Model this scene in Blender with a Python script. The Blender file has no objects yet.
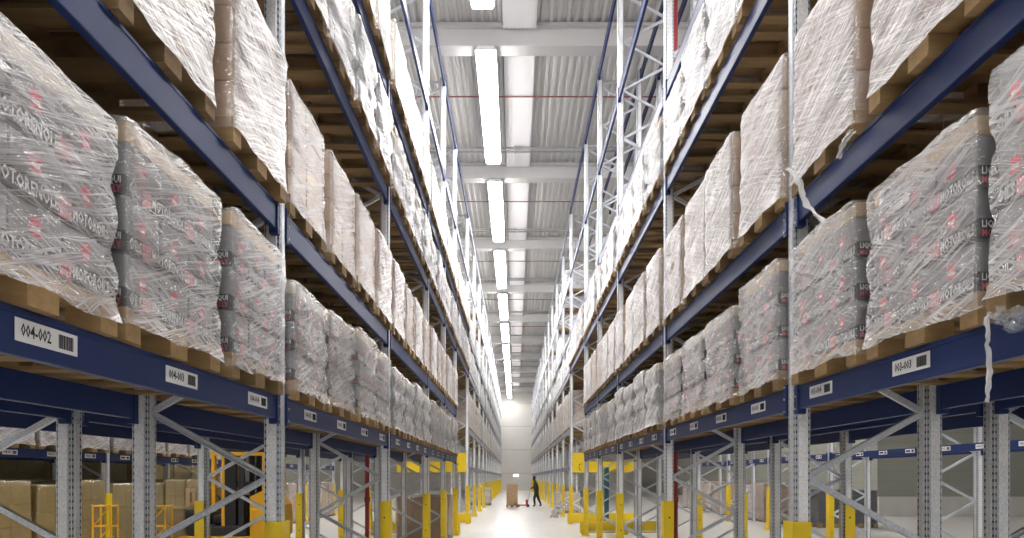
import bpy, bmesh, math, random
from mathutils import Vector, Matrix, noise
R = math.radians
PI = math.pi
rnd = random.Random(7)
scene = bpy.context.scene
col = scene.collection
EYE = 1.70
XL, XR = 1.70, 2.02            # distance of the two rack faces from the camera axis

# ------------------------------------------------------------------ materials
class NT:
    def __init__(s, name):
        s.m = bpy.data.materials.new(name); s.m.use_nodes = True
        s.t = s.m.node_tree; s.n = s.t.nodes; s.l = s.t.links
        s.b = s.n['Principled BSDF']; s.out = s.n['Material Output']
    def node(s, typ, **kw):
        n = s.n.new(typ)
        for k, v in kw.items():
            if k in n.inputs: n.inputs[k].default_value = v
            else: setattr(n, k, v)
        return n
    def link(s, a, b): s.l.new(a, b)
    def val(s, x, sock):
        if isinstance(x, (int, float)): sock.default_value = x
        elif isinstance(x, tuple): sock.default_value = x
        else: s.l.new(x, sock)
    def math(s, op, a, b=0.0, c=None, clamp=False):
        n = s.n.new('ShaderNodeMath'); n.operation = op; n.use_clamp = clamp
        s.val(a, n.inputs[0]); s.val(b, n.inputs[1])
        if c is not None: s.val(c, n.inputs[2])
        return n.outputs[0]
    def mix(s, f, a, b):
        n = s.n.new('ShaderNodeMix'); n.data_type = 'RGBA'
        s.val(f, n.inputs[0]); s.val(a, n.inputs[6]); s.val(b, n.inputs[7])
        return n.outputs[2]
    def ramp(s, f, *stops):
        n = s.n.new('ShaderNodeValToRGB'); e = n.color_ramp.elements
        while len(e) < len(stops): e.new(0.5)
        for i, (p, c) in enumerate(stops):
            e[i].position = p; e[i].color = c if len(c) == 4 else (*c, 1)
        s.val(f, n.inputs[0]); return n.outputs[0]
    def noise(s, vec, scale, detail=3, rough=.5, dist=0.0):
        n = s.node('ShaderNodeTexNoise'); n.inputs['Scale'].default_value = scale
        n.inputs['Detail'].default_value = detail; n.inputs['Roughness'].default_value = rough
        n.inputs['Distortion'].default_value = dist
        s.val(vec, n.inputs['Vector']); return n.outputs[0]
    def mapping(s, vec, scale=(1,1,1), rot=(0,0,0), loc=None):
        n = s.n.new('ShaderNodeMapping'); s.l.new(vec, n.inputs[0])
        n.inputs['Scale'].default_value = scale; n.inputs['Rotation'].default_value = rot
        if loc is not None: s.l.new(loc, n.inputs['Location'])
        return n.outputs[0]
    def bump(s, h, strength=.3, dist=.01):
        n = s.node('ShaderNodeBump'); n.inputs['Strength'].default_value = strength
        n.inputs['Distance'].default_value = dist
        s.l.new(h, n.inputs['Height']); s.l.new(n.outputs[0], s.b.inputs['Normal']); return n.outputs[0]
    def tex(s, out='Object'): return s.node('ShaderNodeTexCoord').outputs[out]
    def rand(s): return s.node('ShaderNodeObjectInfo').outputs['Random']

def c4(c): return (*c, 1.0)
def plain(name, c, rough=.5, metal=0.0, var=.12, scale=8, bump=0.0):
    t = NT(name); o = t.tex()
    n = t.noise(o, scale, 4)
    t.link(t.mix(n, c4(tuple(x*(1-var) for x in c)), c4(tuple(min(1, x*(1+var)) for x in c))), t.b.inputs['Base Color'])
    t.b.inputs['Roughness'].default_value = rough; t.b.inputs['Metallic'].default_value = metal
    if bump: t.bump(n, bump, .01)
    return t.m

M = {}
M['blue'] = plain('beam_blue_paint', (.016, .034, .125), .38, 0, .12, 3)
M['blue'].node_tree.nodes['Principled BSDF'].inputs['Specular IOR Level'].default_value = .3
M['grey_beam'] = plain('grey_blue_beam', (.30, .31, .37), .38, .4, .1, 3)
M['yellow'] = plain('yellow_guard_paint', (.80, .56, .012), .42, 0, .06, 4)
M['yellow_dull'] = plain('yellow_truck_paint', (.80, .42, .02), .4, 0, .06, 4)
M['black'] = plain('black_plastic', (.02, .021, .025), .45)
M['rubber'] = plain('dark_rubber', (.03, .03, .03), .7)
M['steel'] = plain('bare_steel', (.45, .46, .47), .35, .8)
M['pipe_red'] = plain('dull_red_pipe', (.30, .10, .08), .5)
M['white'] = plain('white_enamel', (.82, .82, .80), .4, 0, .03)
M['red'] = plain('sprinkler_red', (.42, .05, .045), .45)
M['label'] = plain('label_paper', (.80, .80, .80), .5, 0, .03)
M['ink'] = plain('black_ink', (.014, .014, .016), .6)
M['band'] = plain('printed_band_dark', (.022, .022, .025), .5)
M['letter'] = plain('printed_white', (.95, .95, .95), .5, 0, .03)
M['pink'] = plain('printed_red', (.75, .045, .09), .5, 0, .1)
M['logo_red'] = plain('logo_red', (.75, .10, .14), .5, 0, .05)
M['teal'] = plain('teal_paint', (.02, .09, .11), .5)
M['skin'] = plain('skin', (.55, .34, .25), .5, 0, .05)
M['cloth'] = plain('dark_workwear', (.03, .028, .03), .85)
M['trouser'] = plain('dark_trousers', (.022, .022, .028), .85)
M['hair'] = plain('dark_hair', (.03, .02, .015), .6)

def galv(name, tint=(.58, .60, .64)):
    t = NT(name); o = t.tex()
    v = t.node('ShaderNodeTexVoronoi'); v.inputs['Scale'].default_value = 60; t.link(o, v.inputs['Vector'])
    n = t.noise(o, 3, 3)
    f = t.math('ADD', t.math('MULTIPLY', v.outputs['Distance'], .5), n)
    t.link(t.ramp(f, (.3, tuple(x*.72 for x in tint)), (.9, tuple(min(1, x*1.22) for x in tint))), t.b.inputs['Base Color'])
    t.b.inputs['Metallic'].default_value = .55; t.b.inputs['Roughness'].default_value = .38
    return t.m
M['galv'] = galv('galvanised_steel', (.62, .64, .68))
M['galv_lit'] = galv('galvanised_web_lit_tone', (.86, .88, .92)); M['galv_lit'].node_tree.nodes['Principled BSDF'].inputs['Metallic'].default_value = .3  # paler copy of the same steel; light on the camera-facing webs painted in
def perforated():
    t = NT('perforated_steel'); o = t.tex()
    s = t.node('ShaderNodeSeparateXYZ'); t.link(o, s.inputs[0])
    z = t.math('FRACT', t.math('MULTIPLY', s.outputs[2], 20.0))
    m = t.math('GREATER_THAN', t.math('ABSOLUTE', t.math('SUBTRACT', z, .5)), .19)
    t.link(t.mix(m, (.012, .012, .014, 1), (.42, .44, .47, 1)), t.b.inputs['Base Color'])
    t.link(t.math('MULTIPLY', m, .5), t.b.inputs['Metallic'])
    t.b.inputs['Roughness'].default_value = .4
    return t.m
M['perf'] = perforated()

def wood(name, a, b):
    t = NT(name); o = t.tex(); r = t.rand()
    mp = t.mapping(o, (9, 1.2, 9))
    w = t.noise(mp, 3.0, 5, .6, .6)
    base = t.mix(w, c4(a), c4(b))
    big = t.noise(o, 2.6, 2)
    hs = t.node('ShaderNodeHueSaturation'); t.link(base, hs.inputs['Color'])
    t.link(t.math('ADD', t.math('MULTIPLY', r, .55), t.math('ADD', .35, t.math('MULTIPLY', big, .6))), hs.inputs['Value'])
    t.link(hs.outputs[0], t.b.inputs['Base Color']); t.b.inputs['Roughness'].default_value = .75
    t.bump(w, .3, .004); return t.m
M['wood'] = wood('pallet_wood', (.19, .115, .045), (.45, .295, .135))

def carton(name, a, b, rough=.6):
    t = NT(name); o = t.tex(); r = t.rand()
    n = t.noise(t.mapping(o, (3, 3, 1.2)), 3, 3)
    base = t.mix(n, c4(a), c4(b))
    hs = t.node('ShaderNodeHueSaturation'); t.link(base, hs.inputs['Color'])
    t.link(t.math('ADD', .85, t.math('MULTIPLY', r, .3)), hs.inputs['Value'])
    t.link(hs.outputs[0], t.b.inputs['Base Color']); t.b.inputs['Roughness'].default_value = rough
    return t.m
M['c_grey'] = carton('grey_oil_carton', (.17, .167, .172), (.28, .275, .28))
M['c_brown'] = carton('brown_carton', (.36, .22, .12), (.54, .37, .23))
M['c_silver'] = carton('pale_grey_carton', (.22, .215, .22), (.40, .39, .40))
M['c_white'] = carton('cream_carton', (.50, .43, .34), (.72, .66, .56))
M['c_lid'] = carton('tan_lid_board', (.42, .29, .16), (.60, .44, .27))
M['c_amber'] = carton('amber_wrapped_carton', (.16, .10, .03), (.30, .20, .065))
M['c_black'] = carton('black_wrapped_carton', (.035, .036, .04), (.09, .09, .10))

def film(name, tint, a0, a1, opaque=None, bumps=.8, hzk=.22):
    """stretch film: wrinkled glossy translucent sheet, streaks run where the film is pulled"""
    t = NT(name); uv = t.tex('UV'); r = t.rand()
    off = t.node('ShaderNodeCombineXYZ'); t.link(t.math('MULTIPLY', r, 37.0), off.inputs[0]); t.link(t.math('MULTIPLY', r, 19.0), off.inputs[1])
    uvo = t.mapping(uv, (1, 1, 1), (0, 0, 0), off.outputs[0])
    nz = t.node('ShaderNodeTexNoise'); nz.inputs['Scale'].default_value = 3.2; nz.inputs['Detail'].default_value = 2
    t.link(uvo, nz.inputs['Vector'])
    vm = t.n.new('ShaderNodeVectorMath'); vm.operation = 'MULTIPLY_ADD'
    t.link(nz.outputs['Color'], vm.inputs[0]); vm.inputs[1].default_value = (.05, .05, 0); t.link(uvo, vm.inputs[2])
    def streak(rot, sc, s):
        return t.noise(t.mapping(t.mapping(vm.outputs[0], (1, 1, 1), (0, 0, rot)), sc), s, 3, .55, .1)
    s1 = streak(R(-22), (.24, 8.5, 1), 3.4)
    s2 = streak(R(24), (.24, 9.0, 1), 3.6)
    s3 = streak(R(-5), (.22, 10, 1), 4.2)
    r1 = t.math('SUBTRACT', 1.0, t.math('MULTIPLY', t.math('ABSOLUTE', t.math('SUBTRACT', s1, .5)), 15.0), clamp=True)
    r2 = t.math('SUBTRACT', 1.0, t.math('MULTIPLY', t.math('ABSOLUTE', t.math('SUBTRACT', s2, .5)), 18.0), clamp=True)
    r3 = t.math('SUBTRACT', 1.0, t.math('MULTIPLY', t.math('ABSOLUTE', t.math('SUBTRACT', s3, .5)), 20.0), clamp=True)
    rid = t.math('MAXIMUM', r1, t.math('MAXIMUM', t.math('MULTIPLY', r2, .9), t.math('MULTIPLY', r3, .7)))
    patch = t.noise(t.mapping(uv, (1, 1, 1), (0, 0, 0), off.outputs[0]), 5.0, 3)
    hz = t.noise(uvo, 2.3, 3, .6, .8)
    hz = t.math('MULTIPLY', t.math('SUBTRACT', hz, .42), 2.2, clamp=True)
    a = t.math('ADD', t.math('ADD', a0, t.math('MULTIPLY', hz, hzk)), t.math('MULTIPLY', t.math('MULTIPLY', t.math('POWER', rid, 1.6), t.math('ADD', .45, patch)), a1), clamp=True)
    nm = t.node('ShaderNodeSeparateXYZ'); t.link(t.tex('Normal'), nm.inputs[0])
    ax = t.math('MULTIPLY', t.math('SUBTRACT', t.math('ABSOLUTE', nm.outputs[0]), .55), 4.0, clamp=True)   # film fainter on the x sides, painting lamp glare into the aisle faces
    if not opaque: a = t.math('MULTIPLY', a, t.math('SUBTRACT', 1.0, t.math('MULTIPLY', ax, .75)))
    h = t.math('ADD', t.math('ADD', s1, t.math('MULTIPLY', rid, .12)), t.math('ADD', t.math('MULTIPLY', s2, .8), t.math('MULTIPLY', s3, .4)))
    nb = t.bump(h, bumps, .016)
    if opaque:
        n2 = t.math('GREATER_THAN', r, .55)
        t.link(t.mix(a, c4(opaque), c4(tint)), t.b.inputs['Base Color'])
    else:
        t.b.inputs['Base Color'].default_value = c4(tint)
        tr = t.node('ShaderNodeBsdfTransparent'); tr.inputs[0].default_value = (.97, .97, .97, 1)
        mx = t.node('ShaderNodeMixShader'); t.link(a, mx.inputs[0]); t.link(tr.outputs[0], mx.inputs[1]); t.link(t.b.outputs[0], mx.inputs[2])
        gl = t.node('ShaderNodeBsdfGlossy'); gl.inputs['Roughness'].default_value = .17; t.link(nb, gl.inputs['Normal'])
        gl.inputs['Color'].default_value = (1, 1, 1, 1)
        m3 = t.node('ShaderNodeMixShader'); m3.inputs[0].default_value = .09
        t.link(mx.outputs[0], m3.inputs[1]); t.link(gl.outputs[0], m3.inputs[2])
        t.link(m3.outputs[0], t.out.inputs[0])
    t.b.inputs['Roughness'].default_value = .28
    t.b.inputs['Specular IOR Level'].default_value = .7
    return t.m
M['film'] = film('stretch_film', (.86, .84, .85), .15, .36)
M['film_dense'] = film('stretch_film_many_turns', (.80, .78, .78), .27, .60, hzk=.35)
M['film_far'] = film('wrapped_pale_load', (.64, .63, .63), .08, .75, opaque=(.11, .11, .12), hzk=.4)
M['film_far_brown'] = film('wrapped_brown_load', (.72, .69, .65), .12, .6, opaque=(.30, .20, .13), hzk=.4)
M['film_amber'] = film('amber_film', (.42, .32, .11), .15, .45)
M['film_black'] = film('dark_film', (.30, .30, .32), .10, .45)

def floor_mat():
    t = NT('polished_concrete'); o = t.tex()
    n = t.noise(o, .7, 5, .6); n2 = t.noise(t.mapping(o, (6, .35, 1)), 2.0, 4)
    f = t.math('ADD', t.math('MULTIPLY', n, .6), t.math('MULTIPLY', n2, .4))
    t.link(t.ramp(f, (.3, (.54, .52, .48)), (.7, (.70, .68, .64))), t.b.inputs['Base Color'])
    t.link(t.math('ADD', .22, t.math('MULTIPLY', n, .25)), t.b.inputs['Roughness'])
    return t.m
M['floor'] = floor_mat()
M['wall'] = plain('precast_wall_panel', (.66, .64, .60), .8, 0, .06, 1.5)
M['joint'] = plain('panel_joint', (.30, .29, .27), .9)
M['siding'] = plain('grey_green_siding', (.32, .32, .27), .6, 0, .05, 2)
M['lit_foot'] = plain('lit_wall_foot', (.62, .60, .56), .7, 0, .12, 2)  # pale slab added to paint in the bright lit band along the wall foot
M['deck'] = plain('ceiling_sheet', (.58, .575, .56), .5, .15, .05, 1)
M['girder'] = plain('concrete_girder', (.60, .59, .58), .7, 0, .05, 1)
M['panel'] = plain('white_roof_panel', (.90, .89, .90), .45, 0, .03, 1)
def emit(name, c, s):
    t = NT(name); t.b.inputs['Base Color'].default_value = c4(c)
    t.b.inputs['Emission Color'].default_value = c4(c); t.b.inputs['Emission Strength'].default_value = s
    return t.m
M['lamp'] = emit('lamp_diffuser', (1.0, .975, .96), 38)
M['exit'] = emit('lit_sign', (.9, .95, .92), 1.6)

# ------------------------------------------------------------------ mesh builder
class MB:
    def __init__(s): s.v = []; s.f = []; s.mi = []; s.uv = {}; s.mats = []
    def mat(s, m):
        if m not in s.mats: s.mats.append(m)
        return s.mats.index(m)
    def add(s, vs, fs, m, T=None):
        k = len(s.v); i = s.mat(m)
        for p in vs:
            p = Vector(p)
            s.v.append(T @ p if T else p)
        for f in fs: s.f.append(tuple(k + q for q in f)); s.mi.append(i)
        return s
    def box(s, x0, x1, y0, y1, z0, z1, m, T=None, b=0.0):
        if b > 0:
            bm = bmesh.new(); bmesh.ops.create_cube(bm, size=1)
            for v in bm.verts:
                v.co = Vector(((x0+x1)/2 + v.co.x*(x1-x0), (y0+y1)/2 + v.co.y*(y1-y0), (z0+z1)/2 + v.co.z*(z1-z0)))
            bmesh.ops.bevel(bm, geom=bm.edges[:], offset=b, segments=2, affect='EDGES', profile=.5)
            bm.verts.index_update()
            s.add([v.co.copy() for v in bm.verts], [[q.index for q in f.verts] for f in bm.faces], m, T); bm.free(); return s
        vs = [(x0,y0,z0),(x1,y0,z0),(x1,y1,z0),(x0,y1,z0),(x0,y0,z1),(x1,y0,z1),(x1,y1,z1),(x0,y1,z1)]
        return s.add(vs, [(0,3,2,1),(4,5,6,7),(0,1,5,4),(1,2,6,5),(2,3,7,6),(3,0,4,7)], m, T)
    def bar(s, a, b, w, h, m, up=Vector((0,1,0))):
        a = Vector(a); b = Vector(b); d = (b-a); L = d.length; d.normalize()
        sd = d.cross(up)
        if sd.length < 1e-4: sd = d.cross(Vector((1,0,0)))
        sd.normalize(); u = sd.cross(d)
        T = Matrix((sd, d, u)).transposed().to_4x4(); T.translation = a
        return s.box(-w/2, w/2, 0, L, -h/2, h/2, m, T)
    def channel(s, a, b, w, h, m, up=Vector((0,1,0))):
        """C channel: web plus two lips"""
        a = Vector(a); b = Vector(b); d = (b-a); L = d.length; d.normalize()
        sd = d.cross(up); sd.normalize(); u = sd.cross(d)
        T = Matrix((sd, d, u)).transposed().to_4x4(); T.translation = a
        s.box(-w/2, w/2, 0, L, -h/2, -h/2+.004, m, T)
        s.box(-w/2, -w/2+.005, 0, L, -h/2, h/2, m, T); s.box(w/2-.005, w/2, 0, L, -h/2, h/2, m, T)
        return s
    def tube(s, pts, r, m, n=8, cap=True):
        pts = [Vector(p) for p in pts]; k = len(s.v); mi = s.mat(m)
        rr = r if isinstance(r, (list, tuple)) else [r]*len(pts)
        for i, p in enumerate(pts):
            d = (pts[min(i+1, len(pts)-1)] - pts[max(i-1, 0)]).normalized()
            a = d.cross(Vector((0,0,1)))
            if a.length < 1e-3: a = d.cross(Vector((1,0,0)))
            a.normalize(); b = d.cross(a)
            for j in range(n):
                t = 2*PI*j/n; s.v.append(p + (a*math.cos(t) + b*math.sin(t))*rr[i])
        for i in range(len(pts)-1):
            for j in range(n):
                s.f.append((k+i*n+j, k+i*n+(j+1)%n, k+(i+1)*n+(j+1)%n, k+(i+1)*n+j)); s.mi.append(mi)
        if cap:
            s.f.append(tuple(k+j for j in range(n))); s.mi.append(mi)
            s.f.append(tuple(k+(len(pts)-1)*n+j for j in reversed(range(n)))); s.mi.append(mi)
        return s
    def extr(s, prof, z0, z1, mats, T=None):
        """vertical extrusion of an xy profile; mats per segment"""
        n = len(prof); vs = [(x, y, z0) for x, y in prof] + [(x, y, z1) for x, y in prof]
        k = len(s.v)
        for p in vs: s.v.append(T @ Vector(p) if T else Vector(p))
        for i in range(n):
            j = (i+1) % n
            s.f.append((k+i, k+j, k+n+j, k+n+i)); s.mi.append(s.mat(mats[i] if isinstance(mats, list) else mats))
        m0 = mats[0] if isinstance(mats, list) else mats
        s.f.append(tuple(k+n+i for i in range(n))); s.mi.append(s.mat(m0))
        s.f.append(tuple(k+i for i in reversed(range(n)))); s.mi.append(s.mat(m0))
        return s
    def mesh(s, name, smooth=False):
        me = bpy.data.meshes.new(name); me.from_pydata([tuple(v) for v in s.v], [], s.f)
        for m in s.mats: me.materials.append(m)
        me.polygons.foreach_set('material_index', s.mi)
        if smooth: me.polygons.foreach_set('use_smooth', [True]*len(s.f))
        me.update(); return me

def obj(name, data, parent=None, loc=None):
    if isinstance(data, MB): data = data.mesh(name)
    o = bpy.data.objects.new(name, data); col.objects.link(o)
    if parent: o.parent = parent
    if loc: o.location = loc
    return o
def tag(o, label, cat, group=None, kind=None):
    if label: o['label'] = label
    if cat: o['category'] = cat
    if group: o['group'] = group
    if kind: o['kind'] = kind
    return o
def thing(name, label, cat, loc=(0,0,0), rz=0.0, group=None):
    o = bpy.data.objects.new(name, None); o.empty_display_size = .2; col.objects.link(o)
    o.location = loc; o.rotation_euler = (0, 0, rz); return tag(o, label, cat, group)
def struct(name, data):
    o = obj(name, data); o['kind'] = 'structure'; return o
def children(o, table={}): return o.children
def copy_tree(o, parent=None):
    c = o.copy(); col.objects.link(c)
    if parent: c.parent = parent
    for ch in list(o.children): copy_tree(ch, c)
    return c

_tc = {}
def text_geo(s, size, squeeze=1.0):
    key = (s, size, squeeze)
    if key in _tc: return _tc[key]
    cu = bpy.data.curves.new('t', 'FONT'); cu.body = s; cu.size = size; cu.resolution_u = 1; cu.offset = size*.02
    cu.align_x = 'CENTER'; cu.align_y = 'CENTER'
    o = bpy.data.objects.new('t', cu); col.objects.link(o)
    dg = bpy.context.evaluated_depsgraph_get(); dg.update()
    me = o.evaluated_get(dg).to_mesh()
    vs = [(v.co.x*squeeze, v.co.y) for v in me.vertices]; fs = [tuple(p.vertices) for p in me.polygons]
    o.evaluated_get(dg).to_mesh_clear(); bpy.data.objects.remove(o); bpy.data.curves.remove(cu)
    _tc[key] = (vs, fs); return _tc[key]
def text_w(s, size, sq=1.0):
    vs, _ = text_geo(s, size, sq); xs = [v[0] for v in vs]; return max(xs)-min(xs)
def put_text(mb, s, size, m, o, ax, ay, sq=1.0):
    """text centred at o, running along ax with letters rising along ay"""
    vs, fs = text_geo(s, size, sq); o = Vector(o); ax = Vector(ax); ay = Vector(ay)
    mb.add([o + ax*x + ay*y for x, y in vs], fs, m)

# ------------------------------------------------------------------ pallets and loads
def pallet_mb():
    b = MB(); w = M['wood']; r = random.Random(3)
    for x, hw in ((-.3275,.0725),(-.164,.05),(0,.0725),(.164,.05),(.3275,.0725)):
        b.box(x-hw, x+hw, -.6, .6, .122, .144, w)
    for y in (-.5275, 0, .5275): b.box(-.4, .4, y-.0725, y+.0725, .100, .122, w)
    for x, hw in ((-.35,.05),(0,.0725),(.35,.05)):
        for y, hy in ((-.5275,.0725),(0,.0725),(.5275,.0725)): b.box(x-hw, x+hw, y-hy, y+hy, .022, .100, w)
        b.box(x-hw, x+hw, -.6, .6, 0, .022, w)
    return b.mesh('pallet')
PALLET = pallet_mb()

def film_mesh(name, m, w, d, h, layers, seed, waist=.02, lump=.012, top=.0, z0=.065, N=72, V=26):
    """closed skin of stretch film round a load; perimeter x height grid plus a top"""
    r = random.Random(seed); so = Vector((r.uniform(0,90), r.uniform(0,90), r.uniform(0,90)))
    cr = .022; pts = []
    per = []                                   # rounded rectangle, even-ish spacing
    hw, hd = w/2, d/2
    def seg(a, b, n):
        for i in range(n): per.append((a[0]+(b[0]-a[0])*i/n, a[1]+(b[1]-a[1])*i/n))
    nx, ny = max(4, int(N*.2)), max(4, int(N*.26))
    seg((-hw+cr,-hd),(hw-cr,-hd),nx); seg((hw-cr,-hd),(hw,-hd+cr),2); seg((hw,-hd+cr),(hw,hd-cr),ny); seg((hw,hd-cr),(hw-cr,hd),2)
    seg((hw-cr,hd),(-hw+cr,hd),nx); seg((-hw+cr,hd),(-hw,hd-cr),2); seg((-hw,hd-cr),(-hw,-hd+cr),ny); seg((-hw,-hd+cr),(-hw+cr,-hd),2)
    n = len(per); vs = []; uvs = []
    cum = [0.0]
    for i in range(n):
        a = per[i]; b = per[(i+1) % n]; cum.append(cum[-1] + math.hypot(a[0]-b[0], a[1]-b[1]))
    tilt = r.uniform(-.012, .012); tilt2 = r.uniform(-.015, .015)
    for j in range(V+1):
        v = j/V; z = z0 + (h-z0)*v
        lv = abs(math.sin(PI*layers*v))**.6
        if v < .5/layers or v > 1-.5/layers: lv = 1
        for i, (x, y) in enumerate(per):
            cor = min(1, max(0, (abs(x)/hw + abs(y)/hd - 1.55)/.45))
            s = 1 - waist*(1-lv)*(.5+cor*1.3)
            p = Vector((x*4, y*4, z*5)) + so
            q = noise.noise(p)*lump + noise.noise(p*3.1)*lump*.55 + noise.noise(Vector((x*14+z*16, y*14-z*10, z*5))+so)*lump*.5
            nrm = Vector((x/hw, y/hd)); nn = Vector((nrm.x if abs(nrm.x) > .9 else nrm.x*.2, nrm.y if abs(nrm.y) > .9 else nrm.y*.2))
            shoulder = max(0, (v-.93)/.07)
            sh = 1-.012*shoulder**2
            skirt = .012*max(0, (.06-v)/.06)
            X = x*s*sh + nn.x*(q+skirt) + tilt*v; Y = y*s*sh + nn.y*(q+skirt) + tilt2*v
            zz = z + (noise.noise(Vector((x*6, y*6, 3))+so)*.02 if j == V else 0) + (noise.noise(Vector((x*5, y*5, 9))+so)*.03 if j == 0 else 0)
            vs.append(Vector((X, Y, zz))); uvs.append((cum[i], z))
    fs = []; 
    for j in range(V):
        for i in range(n):
            fs.append((j*n+i, j*n+(i+1)%n, (j+1)*n+(i+1)%n, (j+1)*n+i))
    # top: rings to the centre
    rings = 4; base = V*n
    for k in range(1, rings+1):
        f = 1 - k/rings*.98
        for i in range(n):
            p = vs[V*n+i]
            q = Vector((p.x*f, p.y*f, h + .012 + top*(k/rings) + noise.noise(Vector((p.x*f*7, p.y*f*7, 1))+so)*.018))
            vs.append(q); uvs.append((p.x*f, p.y*f))
        cur = (V+k)*n
        for i in range(n): fs.append((cur-n+i, cur-n+(i+1)%n, cur+(i+1)%n, cur+i))
    fs.append(tuple((V+rings)*n+i for i in range(n)))
    me = bpy.data.meshes.new(name); me.from_pydata([tuple(v) for v in vs], [], fs); me.materials.append(m)
    uvl = me.uv_layers.new(name='UVMap')
    per_len = cum[-1]
    for pi, p in enumerate(me.polygons):
        wrap = pi < V*n and (pi % n) == n-1
        for li in p.loop_indices:
            vi = me.loops[li].vertex_index; u, v = uvs[vi]
            if wrap and u < per_len*.5: u += per_len
            uvl.data[li].uv = (u, v)
    me.polygons.foreach_set('use_smooth', [True]*len(me.polygons)); me.update(); return me

def layer_mesh(name, m, w, d, z0, z1, nx, ny, seed):
    b = MB(); r = random.Random(seed); g = .004
    dx = w/nx; dy = d/ny
    for i in range(nx):
        for j in range(ny):
            if 0 < i < nx-1 and 0 < j < ny-1: continue
            x = -w/2+dx*i; y = -d/2+dy*j; jx = r.uniform(-.004,.004); jy = r.uniform(-.004,.004)
            b.box(x+g+jx, x+dx-g+jx, y+g+jy, y+dy-g+jy, z0+.002, z1-.004, m, None, .006)
    return b.mesh(name)

def band_mesh(w, d, z0, kind):
    """printed strip of an oil carton layer: lettering on the aisle faces, maker's mark on the corners, red pictures"""
    b = MB(); bh = .078
    b.box(-w/2-.003, w/2+.003, -d/2-.003, d/2+.003, z0+.006, z0+.006+bh, M['band'])
    for sy in (-1, 1):
        y = sy*(d/2+.003); ax = (1, 0, 0) if sy < 0 else (-1, 0, 0)
        e = .002*sy
        zc = z0+.006+bh/2; sg = -sy
        for wd, cx, tw in (('MOTOROILS', .262, .205), ('MOTORENÖLE', -.055, .285), ('OILS', -.315, .085)):
            put_text(b, wd, .070, M['letter'], (cx*sg, y+e, zc), ax, (0,0,1), tw/text_w(wd, .070))
        for cx in (.122, -.234):
            b.box(cx*sg-.033, cx*sg+.033, min(y+e*.5, y), max(y+e*.5, y), z0+.009, z0+.003+bh, M['logo_red'])
            put_text(b, 'LIQUI', .036, M['letter'], (cx*sg, y+e, zc+.017), ax, (0,0,1), .056/text_w('LIQUI', .036))
            put_text(b, 'MOLY', .036, M['letter'], (cx*sg, y+e, zc-.017), ax, (0,0,1), .056/text_w('MOLY', .036))
        for x in (-.27, -.02, .23):             # red canister picture
            s = .9; X = x*sg; Z = z0+.105
            pf = [(-.028,0),(.028,0),(.030,.055),(.020,.072),(.020,.085),(.006,.085),(.004,.070),(-.022,.078),(-.030,.060)]
            vs = [(X+px*s*sg, y+e, Z+pz*s) for px, pz in pf]
            b.add(vs, [tuple(range(len(pf)))], M['pink'])
            b.add([(X-.018, y+e*1.5, Z+.018), (X+.018, y+e*1.5, Z+.018), (X+.018, y+e*1.5, Z+.034), (X-.018, y+e*1.5, Z+.034)], [(0,1,2,3)], M['letter'])
    for sx in (-1, 1):
        for sy in (-1, 1):                      # corner mark on the side faces
            x = sx*(w/2+.004); yc = sy*(d/2-.060); ax = (0, sx, 0)
            b.box(min(x, x-.004*sx), max(x, x-.004*sx), yc-.056, yc+.056, z0+.002, z0+.092, M['ink'])
            put_text(b, 'LIQUI', .044, M['letter'], (x+.002*sx, yc+.004, z0+.068), ax, (0,0,1), .085/ text_w('LIQUI', .044))
            put_text(b, 'MOLY', .044, M['logo_red'], (x+.002*sx, yc+.004, z0+.028), ax, (0,0,1), .085/ text_w('MOLY', .044))
    return b.mesh('printed_band')

def lid_mesh(w, d, z0, z1, m):
    b = MB(); b.box(-w/2, w/2, -d/2, d/2, z0, z1, m, None, .008)
    b.box(-w/2-.002, -w/2, -.1, .1, z0+.01, z1-.01, M['c_lid'])
    return b.mesh('lid')

STORE = []
def make_oil(h, seed, full=True, fm='film', lid='c_lid', sheet=False):
    t = bpy.data.objects.new('pallet_load', None); col.objects.link(t)
    obj('pallet', PALLET, t)
    w, d = (.738, 1.165) if full else (.73, 1.14); top = h-.09 if lid else h; lh = (top-.146)/3
    for k in range(3):
        z0 = .146+lh*k
        l = obj('carton_layer', layer_mesh('carton_layer', M['c_grey'], w*(1-.01*(k % 2)), d, z0, z0+lh, 3, 4, seed+k), t)
        if full: obj('printed_band', band_mesh(w, d, z0, k), l)
    if lid: obj('lid', lid_mesh(w-.01, d-.01, top, h-.004, M[lid]), t)
    if sheet:
        b = MB(); y = -d/2-.001
        b.box(-.30, -.06, y-.004, y, top-.10, h-.03, M['label'], None)
        for k in range(10): b.box(-.28+k*.02, -.272+k*.02+(k%3)*.003, y-.006, y-.004, h-.075, h-.045, M['ink'])
        for k in range(4): b.box(-.28, -.12+.02*(k%2), y-.006, y-.004, top-.06+k*.017, top-.055+k*.017, M['ink'])
        obj('delivery_sheet', b, t)['label'] = 'white delivery sheet'
    obj('stretch_film', film_mesh('stretch_film', M[fm], .80 if full else .82, 1.23, h, 3, seed, .028 if full else .045, .008 if full else .012), t)
    return t
def make_box(h, seed, m, fm, layers=4, nx=2, ny=3, waist=.010, fw=.80, lump=.007):
    t = bpy.data.objects.new('pallet_load', None); col.objects.link(t)
    obj('pallet', PALLET, t)
    lh = (h-.146)/layers
    for k in range(layers):
        z0 = .146+lh*k
        obj('carton_layer', layer_mesh('carton_layer', M[m], .765, 1.165, z0, z0+lh, nx, ny, seed+k), t)
    obj('stretch_film', film_mesh('stretch_film', M[fm], fw, 1.215, h, layers, seed, waist, lump), t)
    return t
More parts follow.
